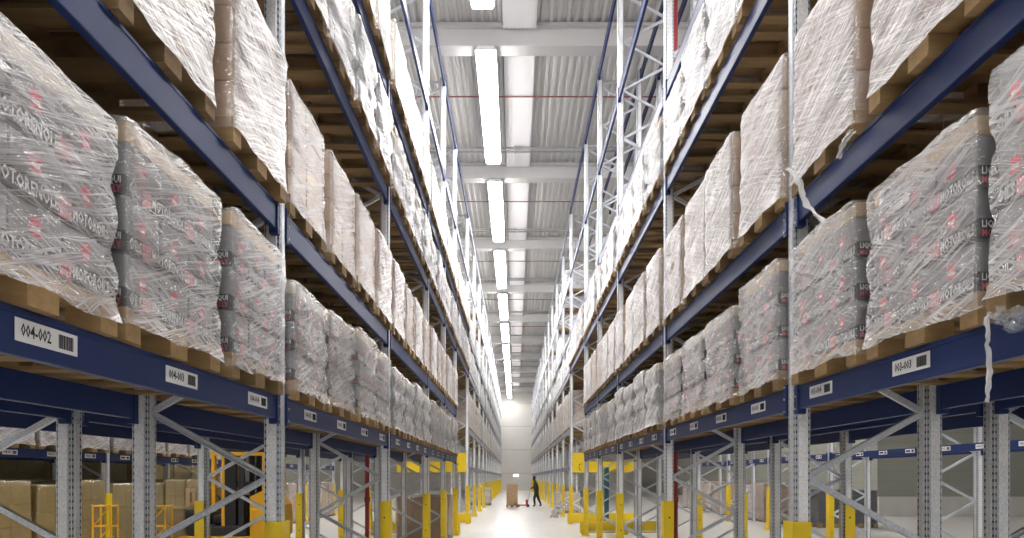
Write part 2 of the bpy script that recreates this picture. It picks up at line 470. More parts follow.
def make_far(h, seed, fm):
    t = bpy.data.objects.new('pallet_load', None); col.objects.link(t)
    obj('pallet', PALLET, t)
    obj('wrapped_cartons', film_mesh('wrapped_cartons', M[fm], .815, 1.21, h, 3, seed, .03, .014, N=36, V=12), t)
    return t
P = {
 'oil': [make_oil(.90, 11, lid='c_white'), make_oil(.965, 12, lid='c_lid'), make_oil(.99, 13, lid='c_lid'), make_oil(.93, 14, lid='c_lid', sheet=True), make_oil(1.03, 15, lid=None)],
 'oilf': [make_oil(.95, 21, False), make_oil(.98, 22, False, 'film_dense', None), make_oil(.92, 23, False, 'film_dense')],
 'brown': [make_box(1.03, 31, 'c_brown', 'film_dense'), make_box(1.03, 32, 'c_brown', 'film_dense'), make_box(1.01, 33, 'c_brown', 'film')],
 'brownt': [make_box(1.14, 34, 'c_brown', 'film_dense'), make_box(1.13, 35, 'c_brown', 'film_dense'), make_box(1.15, 36, 'c_brown', 'film', 5)],
 'silver': [make_box(1.06, 41, 'c_silver', 'film_dense', 3, waist=.02), make_box(1.10, 42, 'c_silver', 'film_dense', 3, waist=.025), make_box(1.02, 43, 'c_silver', 'film', 3, waist=.02)],
 'white': [make_box(.98, 51, 'c_white', 'film_dense', 3), make_box(1.02, 52, 'c_white', 'film_dense', 2), make_box(.94, 53, 'c_white', 'film', 3)],
 'far': [make_far(.82, 61, 'film_far'), make_far(.95, 62, 'film_far'), make_far(1.08, 63, 'film_far')],
 'farb': [make_far(1.42, 71, 'film_far_brown'), make_far(1.35, 72, 'film_far_brown'), make_far(1.48, 73, 'film_far_brown')],
 'amberlow': [make_box(1.06, 83, 'c_amber', 'film_amber', 3)],
 'ambertall': [make_box(2.05, 84, 'c_amber', 'film_amber', 5)],
 'amber': [make_box(1.62, 81, 'c_amber', 'film_amber', 4), make_box(1.55, 82, 'c_amber', 'film_amber', 3)],
 'black': [make_box(1.25, 91, 'c_black', 'film_black', 3)],
 'fbrown': [make_box(1.46, 95, 'c_brown', 'film', 5, 2, 3), make_box(1.38, 96, 'c_brown', 'film_dense', 4, 2, 4), make_box(1.20, 97, 'c_brown', 'film', 3)],
}
PROTO = [o for l in P.values() for o in l]
LOOK = {'oil': 'grey oil cartons in clear film', 'oilf': 'grey oil cartons in hazy film', 'brown': 'brown cartons in clear film',
        'brownt': 'tall brown cartons in clear film', 'silver': 'pale grey cartons in shiny film', 'white': 'cream cartons in white film',
        'far': 'pale cartons in shiny film', 'farb': 'tall brown cartons in hazy film', 'amber': 'amber wrapped cartons', 'ambertall': 'tall amber wrapped cartons', 'amberlow': 'low amber wrapped cartons',
        'black': 'black wrapped cartons', 'fbrown': 'brown cartons in film'}
ORD = ['first','second','third','fourth','fifth','sixth','seventh','eighth','ninth','tenth','eleventh','twelfth','thirteenth','fourteenth',
       'fifteenth','sixteenth','seventeenth','eighteenth','nineteenth','twentieth','twenty-first','twenty-second','twenty-third','twenty-fourth','twenty-fifth']
NLOAD = 0
def load(kind, x, y, z, side, label, group, v=None, jit=True):
    global NLOAD; NLOAD += 1
    pr = P[kind][rnd.randrange(len(P[kind])) if v is None else v]
    c = copy_tree(pr)
    c.location = (x, y, z); c.rotation_euler = (0, 0, R(90 if side < 0 else -90) + (R(rnd.uniform(-1, 1)) if jit else 0))
    tag(c, label, 'pallet load', group); return c

# ------------------------------------------------------------------ racks
def post_mesh(h):
    b = MB(); g, p = M['galv'], M['perf']
    # front face at y=-.055 .. ; closed omega profile, perforated strips beside the central rib
    pr = [(-.055,-.052),(-.050,-.052),(-.040,-.052),(-.034,-.064),(.034,-.064),(.040,-.052),(.050,-.052),(.055,-.052),
          (.055,-.045),(.055,-.030),(.062,-.022),(.062,.022),(.055,.030),(.055,.045),(.055,.052),
          (.050,.052),(.040,.052),(.034,.064),(-.034,.064),(-.040,.052),(-.050,.052),(-.055,.052),
          (-.055,.045),(-.055,.030),(-.062,.022),(-.062,-.022),(-.055,-.030),(-.055,-.045)]
    n = len(pr); ms = [g]*n
    for i in (1, 5, 8, 12, 15, 19, 22, 26): ms[i] = p
    ms[3] = ms[17] = M['galv_lit']
    b.extr(pr, 0, h, ms)
    b.box(-.09, .09, -.075, .075, 0, .008, g)
    return b.mesh('upright_post')
TOPZ = EYE+9.70
POST = post_mesh(TOPZ)
POSTR = post_mesh(EYE+9.88)
def bracing_mesh(dep, h):
    """zigzag of C channels between the two posts of a frame; local x runs from front post (0) to rear (dep)"""
    b = MB(); g = M['galv']
    zf = .27
    z = zf; side = 1
    b.channel((.05, 0, .12), (dep-.05, 0, .12), .04, .03, g)
    while z + .475 < h-.1:
        a = (.045 if side == 0 else dep-.045, 0, z); c = (dep-.045 if side == 0 else .045, 0, z+.475)
        b.channel(a, c, .042, .034, g); z += .475; side = 1-side
    b.channel((.05, 0, h-.08), (dep-.05, 0, h-.08), .04, .03, g)
    return b.mesh('frame_bracing')
BR = bracing_mesh(1.06-.11, TOPZ)
def beam_mesh(L, h, m, big=True):
    b = MB()
    b.box(-.022, .022, .062, L-.062, -h, 0, m, None, .006)
    b.box(-.026, -.018, .062, L-.062, -.026, -.014, m)        # folded lip
    for y in (.062, L-.062):
        s = 1 if y < 1 else -1
        b.box(-.034, .030, min(y, y+.05*s)-.0, max(y, y+.05*s), -h-.035, .03, m, None, .003)
        if big:
            for k in range(3): b.tube([(-.034, y+.025*s, -h+.0+k*.09), (-.042, y+.025*s, -h+k*.09)], .008, M['steel'], 6)
    return b.mesh('beam')
_bm = {}
def beam_data(L, h, m, big):
    k = (round(L, 3), h, m.name, big)
    if k not in _bm: _bm[k] = beam_mesh(L, h, m, big)
    return _bm[k]
def label_mesh(txt):
    b = MB()
    b.box(-.004, -.002, -.145, .145, -.04, .04, M['label'])
    if txt:
        put_text(b, txt, .062, M['ink'], (-.0055, .055, 0), (0, -1, 0), (0, 0, 1), .135/text_w(txt, .062))
    else: b.box(-.0055, -.004, -.01, .12, -.018, .018, M['ink'])
    y = -.05
    for k in range(9):
        wd = (.003, .006, .004, .007)[k % 4]
        b.box(-.0055, -.004, y-wd, y, -.026, .026, M['ink']); y -= wd + .0035
    return b.mesh('location_label')
PLAINLABEL = label_mesh(None)

def rack(name, label, side, x0, frames, levels, bh, beam_m, dep=1.06, front=True, labels=None, group=None, big=True, cap=None, post=None, bridge=None):
    """one run of pallet racking; local +x leads away from the aisle it faces; placed by rz"""
    t = thing(name, label, 'pallet rack', (x0, 0, 0), 0, group)
    sx = side                                   # +1: rear lies at +x
    inner = dep-.11
    pd = post or POST
    for y in frames:
        for k, xx in ((0, .055), (1, dep-.055)):
            p = obj('upright_post', pd, t, (sx*xx, y, 0))
            if sx < 0: p.rotation_euler = (0, 0, PI)
        br = obj('frame_bracing', BR, t, (sx*.055, y, 0))
        if sx < 0: br.rotation_euler = (0, 0, PI)
    nb = 0; rest = MB()
    for i in range(len(frames)-1):
        y0, y1 = frames[i], frames[i+1]
        for li, z in enumerate(levels):
            for k, xx in ((0, .022), (1, dep-.022)):
                h = bh if li == 0 else .19
                m = beam_m
                if cap is not None and nb >= cap:
                    rest.box(sx*xx-.022, sx*xx+.022, y0+.06, y1-.06, z+EYE-h, z+EYE, m); continue
                nb += 1
                flip = (sx < 0) != (k == 1)
                o = obj('beam', beam_data(y1-y0, h, m, big), t, (sx*xx, y1 if flip else y0, z+EYE))
                if flip: o.rotation_euler = (0, 0, PI)
                if labels and li == 0 and k == 0:
                    n = labels['per'][i]
                    for q in range(n):
                        idx = labels['start'] + sum(labels['per'][:i]) + q
                        txt = '%s-%03d' % (labels['code'], idx) if i < 3 else None
                        me = label_mesh(txt) if txt else PLAINLABEL
                        yc = (labels['y'](i, q))
                        yl = (y1-yc) if flip else (yc-y0)
                        l = obj('location_label', me, o, (-.0225, yl, -h*.47))
                        l['label'] = 'white location label' + (' ' + txt if txt else '')
    if bridge:                                  # beams over the cross aisle carry on to the next block
        for z in levels[2:]:
            for k, xx in ((0, .022), (1, dep-.022)):
                flip = (sx < 0) != (k == 1)
                o = obj('beam', beam_data(bridge-frames[-1], .19, beam_m, big), t, (sx*xx, bridge if flip else frames[-1], z+EYE))
                if flip: o.rotation_euler = (0, 0, PI)
    if rest.v:
        o = obj('beam', rest, t); o['kind'] = 'stuff'
    return t

S1 = [.68, 4.38, 8.10, 11.80, 14.62, 17.42]
CENT = [[1.18, 2.10, 2.98, 3.88]]
for a, b_ in zip(S1[1:], S1[2:]):
    n = 4 if b_-a > 3.2 else 3
    pt = (b_-a-.14)/n; CENT.append([a+.07+pt*(q+.5) for q in range(n)])
PER = [len(c) for c in CENT]
lev_l = [.585, 1.96, 3.87, 5.30, 7.40, 9.70]
lev_r = [.655, 2.01, 4.00, 5.27, 7.55, 9.85]
LY = lambda i, q: CENT[i][q] + .08
rack('pallet_rack', 'blue-beamed steel pallet rack along the left side of the aisle, near block', -1, -XL, S1, lev_l, .17, M['blue'],
     labels=dict(code='004', start=1, per=PER, y=LY), bridge=22.05)
rack('pallet_rack', 'blue-beamed steel pallet rack along the right side of the aisle, near block', 1, XR, S1, lev_r, .17, M['blue'],
     labels=dict(code='003', start=1, per=PER, y=LY), post=POSTR, bridge=22.05)
rack('pallet_rack', 'blue-beamed rack standing back to back behind the near left rack', 1, -4.26, S1, lev_l, .17, M['blue'], big=False, bridge=22.05)
rack('pallet_rack', 'blue-beamed rack standing back to back behind the near right rack', -1, 4.52, S1, lev_r, .17, M['blue'], big=False, post=POSTR, bridge=22.05)
S2 = [22.05+3.7*k for k in range(15)]
lev2 = [.38, 1.80, 3.90, 5.30, 7.45, 9.70]
rack('pallet_rack', 'grey-beamed tall rack on the left beyond the cross aisle, running to the end wall', -1, -XL, S2, lev2, .14, M['grey_beam'], big=False, cap=98)
rack('pallet_rack', 'grey-beamed tall rack on the right beyond the cross aisle, running to the end wall', 1, XR, S2, lev2, .14, M['grey_beam'], big=False, cap=98)
# racks across the neighbouring aisles
S3 = [S1[0], 4.38, 8.10, 11.80, 15.5, 19.2, 22.9, 26.6]
rack('pallet_rack', 'blue-beamed rack across the neighbouring aisle at lower left', -1, -8.0, S3, [.47, 2.0, 4.0], .16, M['blue'], big=False,
     labels=dict(code='004', start=1, per=[4]*7, y=lambda i, q: S3[i]+.5+.9*q))
rack('pallet_rack', 'blue-beamed empty rack across the neighbouring aisle at lower right', 1, 8.1, S3, [.60, 2.1, 4.1], .14, M['blue'], big=False,
     labels=dict(code='003', start=1, per=[4]*7, y=lambda i, q: S3[i]+.5+.9*q))

# ------------------------------------------------------------------ loads on the racks
LV = ['first', 'second', 'third', 'fourth', 'fifth', 'top']
def rack_loads(side, kinds, levels, name, xf, bays=range(5), cents=CENT, seq=None, skip=()):
    xc = side*(abs(xf)+.53) if True else 0
    for li, kd in kinds.items():
        n = 0
        for i, cc in enumerate(cents):
            for q, y in enumerate(cc):
                n += 1
                if i not in bays or (li, n) in skip: continue
                if y < .9 and False: continue
                k = kd(i, q) if callable(kd) else kd
                v = seq.get((li, n)) if seq else None
                kk = k
                if isinstance(v, tuple): kk, v = v
                load(kk, side*(abs(xf)+.555+rnd.uniform(-.015, .015)), y+rnd.uniform(-.012, .012), EYE+levels[li], side,
                     '%s, %s, %s shelf, %s from front' % (LOOK[kk], name, LV[li], ORD[n-1]),
                     'pallet loads on %s shelf of %s' % (LV[li], name), v)
oilk = lambda i, q: 'oil' if i < 2 else 'oilf'
CB = [[1.20, 2.05, 2.92, 3.91]] + [[y+(.03 if q % 2 else -.03) for q, y in enumerate(c)] for c in CENT[1:]]
rack_loads(-1, {1: 'brown'}, lev_l, 'near left rack', XL, cents=CB, seq={(1,3):0,(1,4):0,(1,5):2})
rack_loads(1, {1: 'brownt'}, lev_r, 'near right rack', XR, cents=CB, seq={(1,3):0,(1,4):0})
rack_loads(-1, {0: oilk}, lev_l, 'near left rack', XL, seq={(0,1):0,(0,2):0,(0,3):1,(0,4):2,(1,3):0,(1,4):0,(1,5):2})
CX = CENT + [[17.42+.1+.885*(q+.5) for q in range(5)]]
rack_loads(-1, {2: 'oilf', 3: 'white'}, lev_l, 'near left rack', XL, bays=range(6), cents=CX)
rack_loads(1, {2: 'oilf'}, lev_r, 'near right rack', XR, bays=range(6), cents=CX)
rack_loads(1, {0: oilk}, lev_r, 'near right rack', XR, seq={(0,1):1,(0,2):4,(0,3):3,(0,4):1,(0,5):2,(1,3):1,(1,4):0})
rack_loads(-1, {0: 'oilf', 1: 'brown'}, lev_l, 'rack behind near left rack', 3.20, bays=(0, 1, 2))
rack_loads(1, {0: 'oilf', 1: 'brownt'}, lev_r, 'rack behind near right rack', 3.46, bays=(0, 1, 2))
# second block
C2 = [[S2[i]+.07+.89*(q+.5) for q in range(4)] for i in range(14)]
FILL = {(-1,1): 1, (1,1): 1, (-1,2): .95, (1,2): .95, (-1,3): .8, (1,3): .3, (-1,4): .3, (1,4): .2}
for side, xf, nm in ((-1, XL, 'far left rack'), (1, XR, 'far right rack')):
    for li in range(1, 5):
        n = 0
        for i in range(2):
            for q, y in enumerate(C2[i]):
                n += 1
                k = 'farb' if li == 1 else 'far'
                if rnd.random() > FILL[(side, li)]: continue
                load(k, side*(xf+.62), y, EYE+lev2[li], side, '%s, %s, %s shelf, %s from front' % (LOOK[k], nm, LV[li], ORD[n-1]),
                     'pallet loads on %s shelf of %s' % (LV[li], nm))
# the rest of the second block: too many and too far to tell apart
def far_rest():
    b = MB(); r = random.Random(5); uv = []
    for side, xf in ((-1, XL), (1, XR)):
        for li in range(1, 5):
            for i in range(2, 14):
                for y in C2[i]:
                    m = M['film_far_brown'] if (li == 1 and r.random() < .75) or r.random() < .08 else M['film_far']
                    z = EYE+lev2[li]; xc = side*(xf+.63); h = r.uniform(1.15, 1.4) if li == 1 else r.uniform(.7, 1.1)
                    if r.random() > FILL[(side, li)]: continue
                    b.box(xc-.6, xc+.6, y-.40, y+.40, z+.12, z+h, m, None, .03)
                    for yy in (-.33, 0, .33): b.box(xc-.6, xc+.6, y+yy-.06, y+yy+.06, z, z+.10, M['wood'])
                    b.box(xc-.6, xc+.6, y-.4, y+.4, z+.10, z+.12, M['wood'])
    me = b.mesh('distant_pallet_loads')
    uvl = me.uv_layers.new(name='UVMap')
    for p in me.polygons:
        for li in p.loop_indices:
            c = me.vertices[me.loops[li].vertex_index].co; uvl.data[li].uv = (c.x+c.y, c.z)
    o = obj('distant_pallet_loads', me)
    tag(o, 'many far wrapped pallet loads filling both racks towards the end wall', 'pallet loads', 'distant pallet loads', 'stuff')
far_rest()
# neighbouring left rack: wrapped loads on its shelf, amber and brown ones on the floor
n = 0
for i in range(1, 7):
    for q in range(4):
        n += 1
        if i > 3: break
        load('silver', -8.53, S3[i]+.52+.9*q, EYE+.47, -1, 'shiny wrapped load on shelf across the left neighbouring aisle, %s from near end' % ORD[n-1], 'loads on the lower-left neighbouring rack')
n = 0
for i in range(2, 7):
    for q in range(4):
        kd = 'amber' if i < 4 else 'fbrown'
        n += 1
        if i == 4 and q < 2: continue
        load(kd, -8.56, S3[i]+.52+.89*q, .015, -1, '%s on a floor pallet at lower left, %s from the near end' % (LOOK[kd], ORD[n-1]), 'floor pallets under the left neighbouring rack')
for k in range(12):
    load('fbrown', 9.9, 21.9+1.0*k, 0, 1, 'brown cartons in film on a floor pallet at lower right, %s from the near end' % ORD[k], 'floor pallets beyond the right neighbouring rack')
for i in range(2, 5):
    for q in range(4):
        load('ambertall', -9.95, S3[i]+.52+.89*q, .0, -1, 'tall amber wrapped load in back row at lower left, %s from near end' % ORD[(i-2)*4+q], 'back row of floor pallets at lower left')
load('black', 10.7, 20.4, 0, 1, 'black wrapped cartons on a floor pallet at lower right', None)
load('black', 11.5, 20.4, 0, 1, 'black wrapped cartons on a floor pallet, right one of the dark pair', None)
load('fbrown', -2.35, 15.3, 0, -1, 'brown cartons on the floor under the left rack near the cross aisle', None, 2)
load('fbrown', -2.35, 16.5, 0, -1, 'brown cartons on the floor under the last left bay, next to the cross aisle', None, 2)
load('white', -2.05, 36.3, 0, -1, 'white wrapped load standing on the floor at the left edge of the aisle far back', None, 1)
load('white', 2.45, 28.2, 0, 1, 'white wrapped load on the floor under the far right rack', None, 0)

# ------------------------------------------------------------------ yellow column guards
def guard_mb():
    b = MB(); y = M['yellow']; h = 1.37
    b.box(-.082, -.072, -.082, .082, 0, h, y, None, .003)
    b.box(-.08, .05, -.082, -.073, 0, h, y, None, .003)
    b.box(-.08, .05, .073, .082, 0, h, y, None, .003)
    b.box(-.12, .08, -.12, .12, 0, .012, y)
    for z in (.25, .65, 1.15):
        for q in (-1, 1): b.tube([(-.01, q*.082, z), (-.01, q*.088, z)], .012, M['ink'], 8)
    b.add([(-.15,-.10,.012),(-.08,-.10,.012),(-.08,-.10,.20),(-.15,.10,.012),(-.08,.10,.012),(-.08,.10,.20)], [(0,1,2),(3,5,4),(0,2,5,3),(0,3,4,1),(1,4,5,2)], y)
    return b.mesh('column_guard')
GUARD = guard_mb()
def guards(frames, x, side, where):
    for k, y in enumerate(frames):
        o = obj('column_guard', GUARD, None, (x + side*.055, y, .008)); o.rotation_euler = (0, 0, 0 if side > 0 else PI)
        tag(o, 'yellow column guard on %s, %s upright from the camera' % (where, ORD[k]), 'column guard', 'yellow column guards on ' + where)
guards(S1[1:], -XL, -1, 'near left rack')
guards(S1[1:], XR, 1, 'near right rack')
guards(S1[1:], -4.26, 1, 'rack behind near left rack')
guards(S1[1:], 4.52, -1, 'rack behind near right rack')
guards(S2, -XL, -1, 'far left rack')
guards(S2, XR, 1, 'far right rack')
guards(S3[3:], -8.0, -1, 'lower-left neighbouring rack')
guards(S3[3:], 8.1, 1, 'lower-right neighbouring rack')

def barrier(x0, x1, y, label):
    b = MB(); m = M['yellow']; h = .40
    x0, x1 = min(x0, x1), max(x0, x1)
    b.box(x0, x1, y-.04, y+.04, .05, h, m, None, .015)
    b.box(x0, x1, y-.055, y+.055, .15, .18, m)
    for x in (x0+.1, (x0+x1)/2, x1-.1): b.box(x-.07, x+.07, y-.08, y+.08, 0, .06, m, None, .005)
    tag(obj('rack_end_barrier', b), label, 'barrier', 'yellow rack end barriers')
barrier(-1.62, -4.34, 17.70, 'low yellow barrier across the end of the near left rack')
barrier(1.92, 4.60, 17.70, 'low yellow barrier across the end of the near right rack')
barrier(-1.60, -4.34, 21.75, 'low yellow barrier in front of the far left rack')
barrier(1.90, 4.60, 21.75, 'low yellow barrier in front of the far right rack')
def sign(side, xf, label):
    t = thing('overhead_sign', label, 'sign', (side*(xf+.1), 21.85, 0)); m = M['yellow']
    b = MB(); xs = sorted((side*-.02, side*.38)); b.box(xs[0], xs[1], -.02, .02, EYE+.17, EYE+.88, m, None, .004)
    obj('flag_panel', b, t)
    b = MB(); xs = sorted((side*.38, side*2.5)); b.box(xs[0], xs[1], -.03, .03, EYE+.17, EYE+.56, m, None, .004)
    obj('beam_panel', b, t)
    b = MB(); c = side*.27; pts = []
    for k in range(10):
        a = R(60+k*24); pts.append((c+.06*math.cos(a), -.024, EYE+.36+.12*math.sin(a)))
    b.tube(pts, .014, M['ink'], 6); obj('symbol', b, t)
    b = MB()
    for x in (side*.1, side*2.3): b.bar((x, .03, EYE+.5), (x, .14, EYE+.5), .04, .04, M['steel'], Vector((0,0,1)))
    obj('bracket', b, t)
sign(-1, XL, 'yellow overhead sign and beam at the start of the far left rack')
sign(1, XR, 'yellow overhead sign and beam at the start of the far right rack')

# red sprinkler risers between the back-to-back racks
for x, y, s in ((-2.98, 12.1, 'left'), (3.24, 12.1, 'right')):
    b = MB(); b.tube([(x, y, 0), (x, y, EYE+10.2)], .045, M['red'], 12)
    for z in (1.2, 4.0, 7.0, 10.0): b.tube([(x, y, z), (x, y, z+.10)], .06, M['red'], 12)
    tag(obj('sprinkler_riser', b), 'red vertical sprinkler pipe between the back-to-back racks on the %s' % s, 'pipe', 'sprinkler risers')
b = MB(); b.box(3.05, 3.20, 20.4, 20.6, 0, 2.05, M['teal'], None, .02); b.box(3.0, 3.25, 20.35, 20.65, 0, .04, M['teal'])
tag(obj('cross_aisle_post', b), 'dark teal post standing in the cross aisle on the right', 'post')

# ------------------------------------------------------------------ things on the floor
def put(mb, name, label, cat, loc=(0,0,0), rz=0): 
    o = obj(name, mb, None, loc); o.rotation_euler = (0, 0, rz); return tag(o, label, cat)
# carton stack and pallet jack in the aisle
t = thing('carton_stack', 'tall brown carton stack on a pallet in the middle of the aisle', 'carton stack', (-.17, 33.9, 0), R(4))
obj('pallet', PALLET, t).scale = (.78, .6, 1)
b = MB(); b.box(-.30, .30, -.34, .34, .146, 1.30, M['c_brown'], None, .012); obj('carton', b, t)
b = MB(); b.box(-.305, .305, -.03, .03, .146, 1.306, M['c_lid']); obj('strap', b, t)
t = thing('pallet_jack', 'red and grey hand pallet jack beside the standing person', 'pallet jack', (.40, 34.0, 0), 0)
b = MB()
for y in (-.2, .2): b.box(-.25, .25, y-.08, y+.08, .085, .14, M['red'], None, .01)
b.box(.20, .34, -.28, .28, .085, .42, M['red'], None, .02); obj('fork_frame', b, t)
b = MB(); b.tube([(.32, 0, .25), (.40, 0, .62), (.46, 0, 1.02)], .02, M['steel']); b.tube([(.455, -.16, 1.04), (.455, .16, 1.04)], .018, M['black']); obj('handle', b, t)
for x, y in ((.33, -.06), (.33, .06)):
    b = MB(); b.tube([(x, y-.03, .085), (x, y+.03, .085)], .085, M['rubber'], 16); obj('wheel', b, t)
for y in (-.2, .2):
    b = MB(); b.tube([(-.18, y-.05, .04), (-.18, y+.05, .04)], .04, M['rubber'], 12); obj('wheel', b, t)
def skin(name, pts, edges, m, parent, root=0, sub=1):
    me = bpy.data.meshes.new(name); me.from_pydata([p[:3] for p in pts], edges, []); me.materials.append(m)
    o = obj(name, me, parent); sk = o.modifiers.new('Skin', 'SKIN'); sk.use_smooth_shade = True
    if not me.skin_vertices: 
        bm = bmesh.new(); bm.from_mesh(me); bm.verts.layers.skin.verify(); bm.to_mesh(me); bm.free()
    for i, p in enumerate(pts):
        v = me.skin_vertices[0].data[i]; v.radius = (p[3]*1.3, (p[4] if len(p) > 4 else p[3])*1.3); v.use_root = (i == root)
    ss = o.modifiers.new('Subdivision', 'SUBSURF'); ss.levels = sub; ss.render_levels = 2; return o
t = thing('person', 'person in dark workwear standing in the aisle, holding the pallet jack handle', 'person', (1.22, 34.0, 0), 0)
P_ = [(0,0,.94,.13,.15),(-.03,0,1.14,.12,.15),(-.07,0,1.36,.13,.17),(-.10,0,1.48,.055,.055),(-.13,0,1.56,.075,.07),(-.135,0,1.65,.088,.078),(-.13,0,1.71,.06,.06),
      (-.07,-.19,1.40,.06),(-.12,-.24,1.15,.048),(-.26,-.16,1.07,.034),(-.31,-.12,1.05,.03,.04),
      (-.07,.19,1.40,.06),(-.10,.25,1.14,.048),(-.26,.16,1.07,.034),(-.31,.12,1.05,.03,.04),
      (0,-.10,.86,.09),(-.14,-.11,.50,.062),(-.10,-.11,.10,.042),(-.22,-.11,.045,.035,.045),
      (0,.10,.86,.09),(.10,.11,.50,.062),(.26,.11,.12,.042),(.16,.11,.045,.035,.045)]
E_ = [(0,1),(1,2),(2,3),(3,4),(4,5),(5,6),(2,7),(7,8),(8,9),(9,10),(2,11),(11,12),(12,13),(13,14),(0,15),(15,16),(16,17),(17,18),(0,19),(19,20),(20,21),(21,22)]
skin('body', P_, E_, M['cloth'], t)
b = MB()
bm = bmesh.new(); bmesh.ops.create_uvsphere(bm, u_segments=16, v_segments=10, radius=1); bm.verts.index_update()
b.add([(-.215+v.co.x*.03, v.co.y*.062, 1.635+v.co.z*.09) for v in bm.verts], [[q.index for q in f.verts] for f in bm.faces], M['skin'])
obj('face', b, t); b = MB()
b.add([(-.125+v.co.x*.098, v.co.y*.088, 1.68+v.co.z*.085) for v in bm.verts], [[q.index for q in f.verts] for f in bm.faces], M['hair'])
obj('hair', b, t)
for sy in (-1, 1):
    b = MB(); y0 = .12*sy
    b.add([(-.33+v.co.x*.03, y0+v.co.y*.035, 1.055+v.co.z*.022) for v in bm.verts], [[q.index for q in f.verts] for f in bm.faces], M['skin'])
    for q in range(4): b.tube([(-.345, y0-.028+q*.018, 1.065), (-.38, y0-.028+q*.018, 1.06), (-.385, y0-.028+q*.018, 1.035), (-.365, y0-.028+q*.018, 1.022)], .009, M['skin'], 6)
    b.tube([(-.315, y0-.03*sy, 1.05), (-.355, y0-.045*sy, 1.03)], .010, M['skin'], 6)
    obj('hand', b, t)
bm.free()
# white crumpled sheet at the foot of the right rack
def ribbon(name, label, cat, pts, wd, m, seed, nrm=(0,1,0)):
    r = random.Random(seed); vs = []; fs = []; n = len(pts)
    P2 = []
    for i in range(n-1):
        for k in range(6):
            f = k/6; a = Vector(pts[i]); c = Vector(pts[i+1]); P2.append(a.lerp(c, f) + Vector((r.uniform(-1,1), r.uniform(-1,1), r.uniform(-1,1)))*wd*.12)
    P2.append(Vector(pts[-1])); K = 7
    for i, p in enumerate(P2):
        d = (P2[min(i+1, len(P2)-1)]-P2[max(0, i-1)]).normalized(); sd = d.cross(Vector(nrm)).normalized(); up = sd.cross(d)
        ww = wd*(.75+.5*noise.noise(Vector((i*.45, seed, 0))))
        for k in range(K): vs.append(p + sd*ww*(k/(K-1)-.5) + up*ww*.28*math.sin(k*1.9+i*.5+seed))
    for i in range(len(P2)-1):
        for k in range(K-1): fs.append((i*K+k, i*K+k+1, (i+1)*K+k+1, (i+1)*K+k))
    b = MB(); b.add(vs, fs, m); o = obj(name, b.mesh(name, True)); return tag(o, label, cat)
t = NT('film_scrap'); t.b.inputs['Base Color'].default_value = (.85,.84,.83,1); t.b.inputs['Alpha'].default_value = .72; t.b.inputs['Roughness'].default_value = .2; M['scrap'] = t.m
t = NT('film_scrap_clear'); t.b.inputs['Base Color'].default_value = (.75,.78,.82,1); t.b.inputs['Alpha'].default_value = .28; t.b.inputs['Roughness'].default_value = .12; M['scrap2'] = t.m
ribbon('plastic_sheet', 'white crumpled plastic sheet leaning on the foot of the far right rack', 'plastic sheet', [(1.62,25.0,.03),(1.70,25.0,.20),(1.86,25.0,.40),(1.98,25.05,.58)], .42, M['scrap'], 3)
def wp(x, y, d): return ((x-515)*d/600, d, EYE+(477-y)*d/600)
ribbon('film_strand', 'torn white film strand hanging over the front beam at the far right', 'film strand', [wp(992,312,2.48),wp(988,318,2.46),wp(987,345,2.46),wp(991,372,2.46),wp(986,402,2.46)], .028, M['scrap'], 5)
ribbon('film_strand', 'clear film scrap bunched under the rightmost load on the first shelf', 'film strand', [wp(998,310,2.38),wp(1006,322,2.36),wp(1018,324,2.34),wp(1026,305,2.33)], .09, M['scrap2'], 8)
ribbon('film_strand', 'torn white film strand drooping from second shelf beside the right upright', 'film strand', [wp(787,168,4.15),wp(799,182,4.08),wp(806,205,4.05),wp(824,222,3.85)], .05, M['scrap'], 9)
ribbon('film_strand', 'short white film strand over the second right beam, under the near load', 'film strand', [wp(853,130,3.52),wp(846,140,3.5),wp(838,158,3.5)], .045, M['scrap'], 12)
ribbon('film_strand', 'clear film scrap hanging from the dark beam at lower left', 'film strand', [wp(83,388,4.37),wp(80,402,4.37),wp(82,412,4.37),wp(78,424,4.37)], .05, M['scrap2'], 14)
# tubular stands, low load with a crate, reach truck in the left neighbouring aisle
def stand(x, y, label):
    b = MB(); m = M['yellow_dull']; h = 1.22; w = .30
    for sx in (0, w):
        for sy in (0, .2): b.tube([(sx, sy, 0), (sx, sy, h)], .016, m, 8)
    for z in (.15, .5, .85, 1.2):
        for sy in (0, .2): b.tube([(0, sy, z), (w, sy, z)], .012, m, 6)
        for sx in (0, w): b.tube([(sx, 0, z), (sx, .2, z)], .012, m, 6)
    for z in (.15, .5, .85): b.tube([(0, 0, z), (w, 0, z+.35)], .010, m, 6)
    put(b, 'tubular_stand', label, 'stand', (x, y, 0))
stand(-7.25, 10.3, 'yellow tubular stand in front of the amber loads, left one of the pair')
stand(-6.30, 10.3, 'yellow tubular stand at lower left, right one of the pair')
load('amberlow', -6.95, 12.6, 0, -1, 'low amber load on the floor with a small wooden crate on top', None)
t = thing('wooden_crate', 'small slatted wooden crate standing on the low amber load', 'crate', (-6.55, 12.55, 1.09))
b = MB()
for k in range(4): b.box(-.23+k*.125, -.15+k*.125, -.2, -.18, 0, .38, M['c_lid'])
for z in (.02, .30): b.box(-.23, .225, -.18, -.16, z, z+.06, M['c_lid'])
obj('slatted_side', b, t)
b = MB(); b.box(-.23, .225, -.16, .2, 0, .02, M['wood']); b.box(-.23, .225, .18, .2, 0, .38, M['wood']); b.box(-.23, -.21, -.16, .18, 0, .38, M['wood']); b.box(.205, .225, -.16, .18, 0, .38, M['wood']); obj('box', b, t)
t = thing('reach_truck', 'yellow reach truck with black seat parked in the left neighbouring aisle', 'forklift', (-5.65, 12.6, 0), 0)
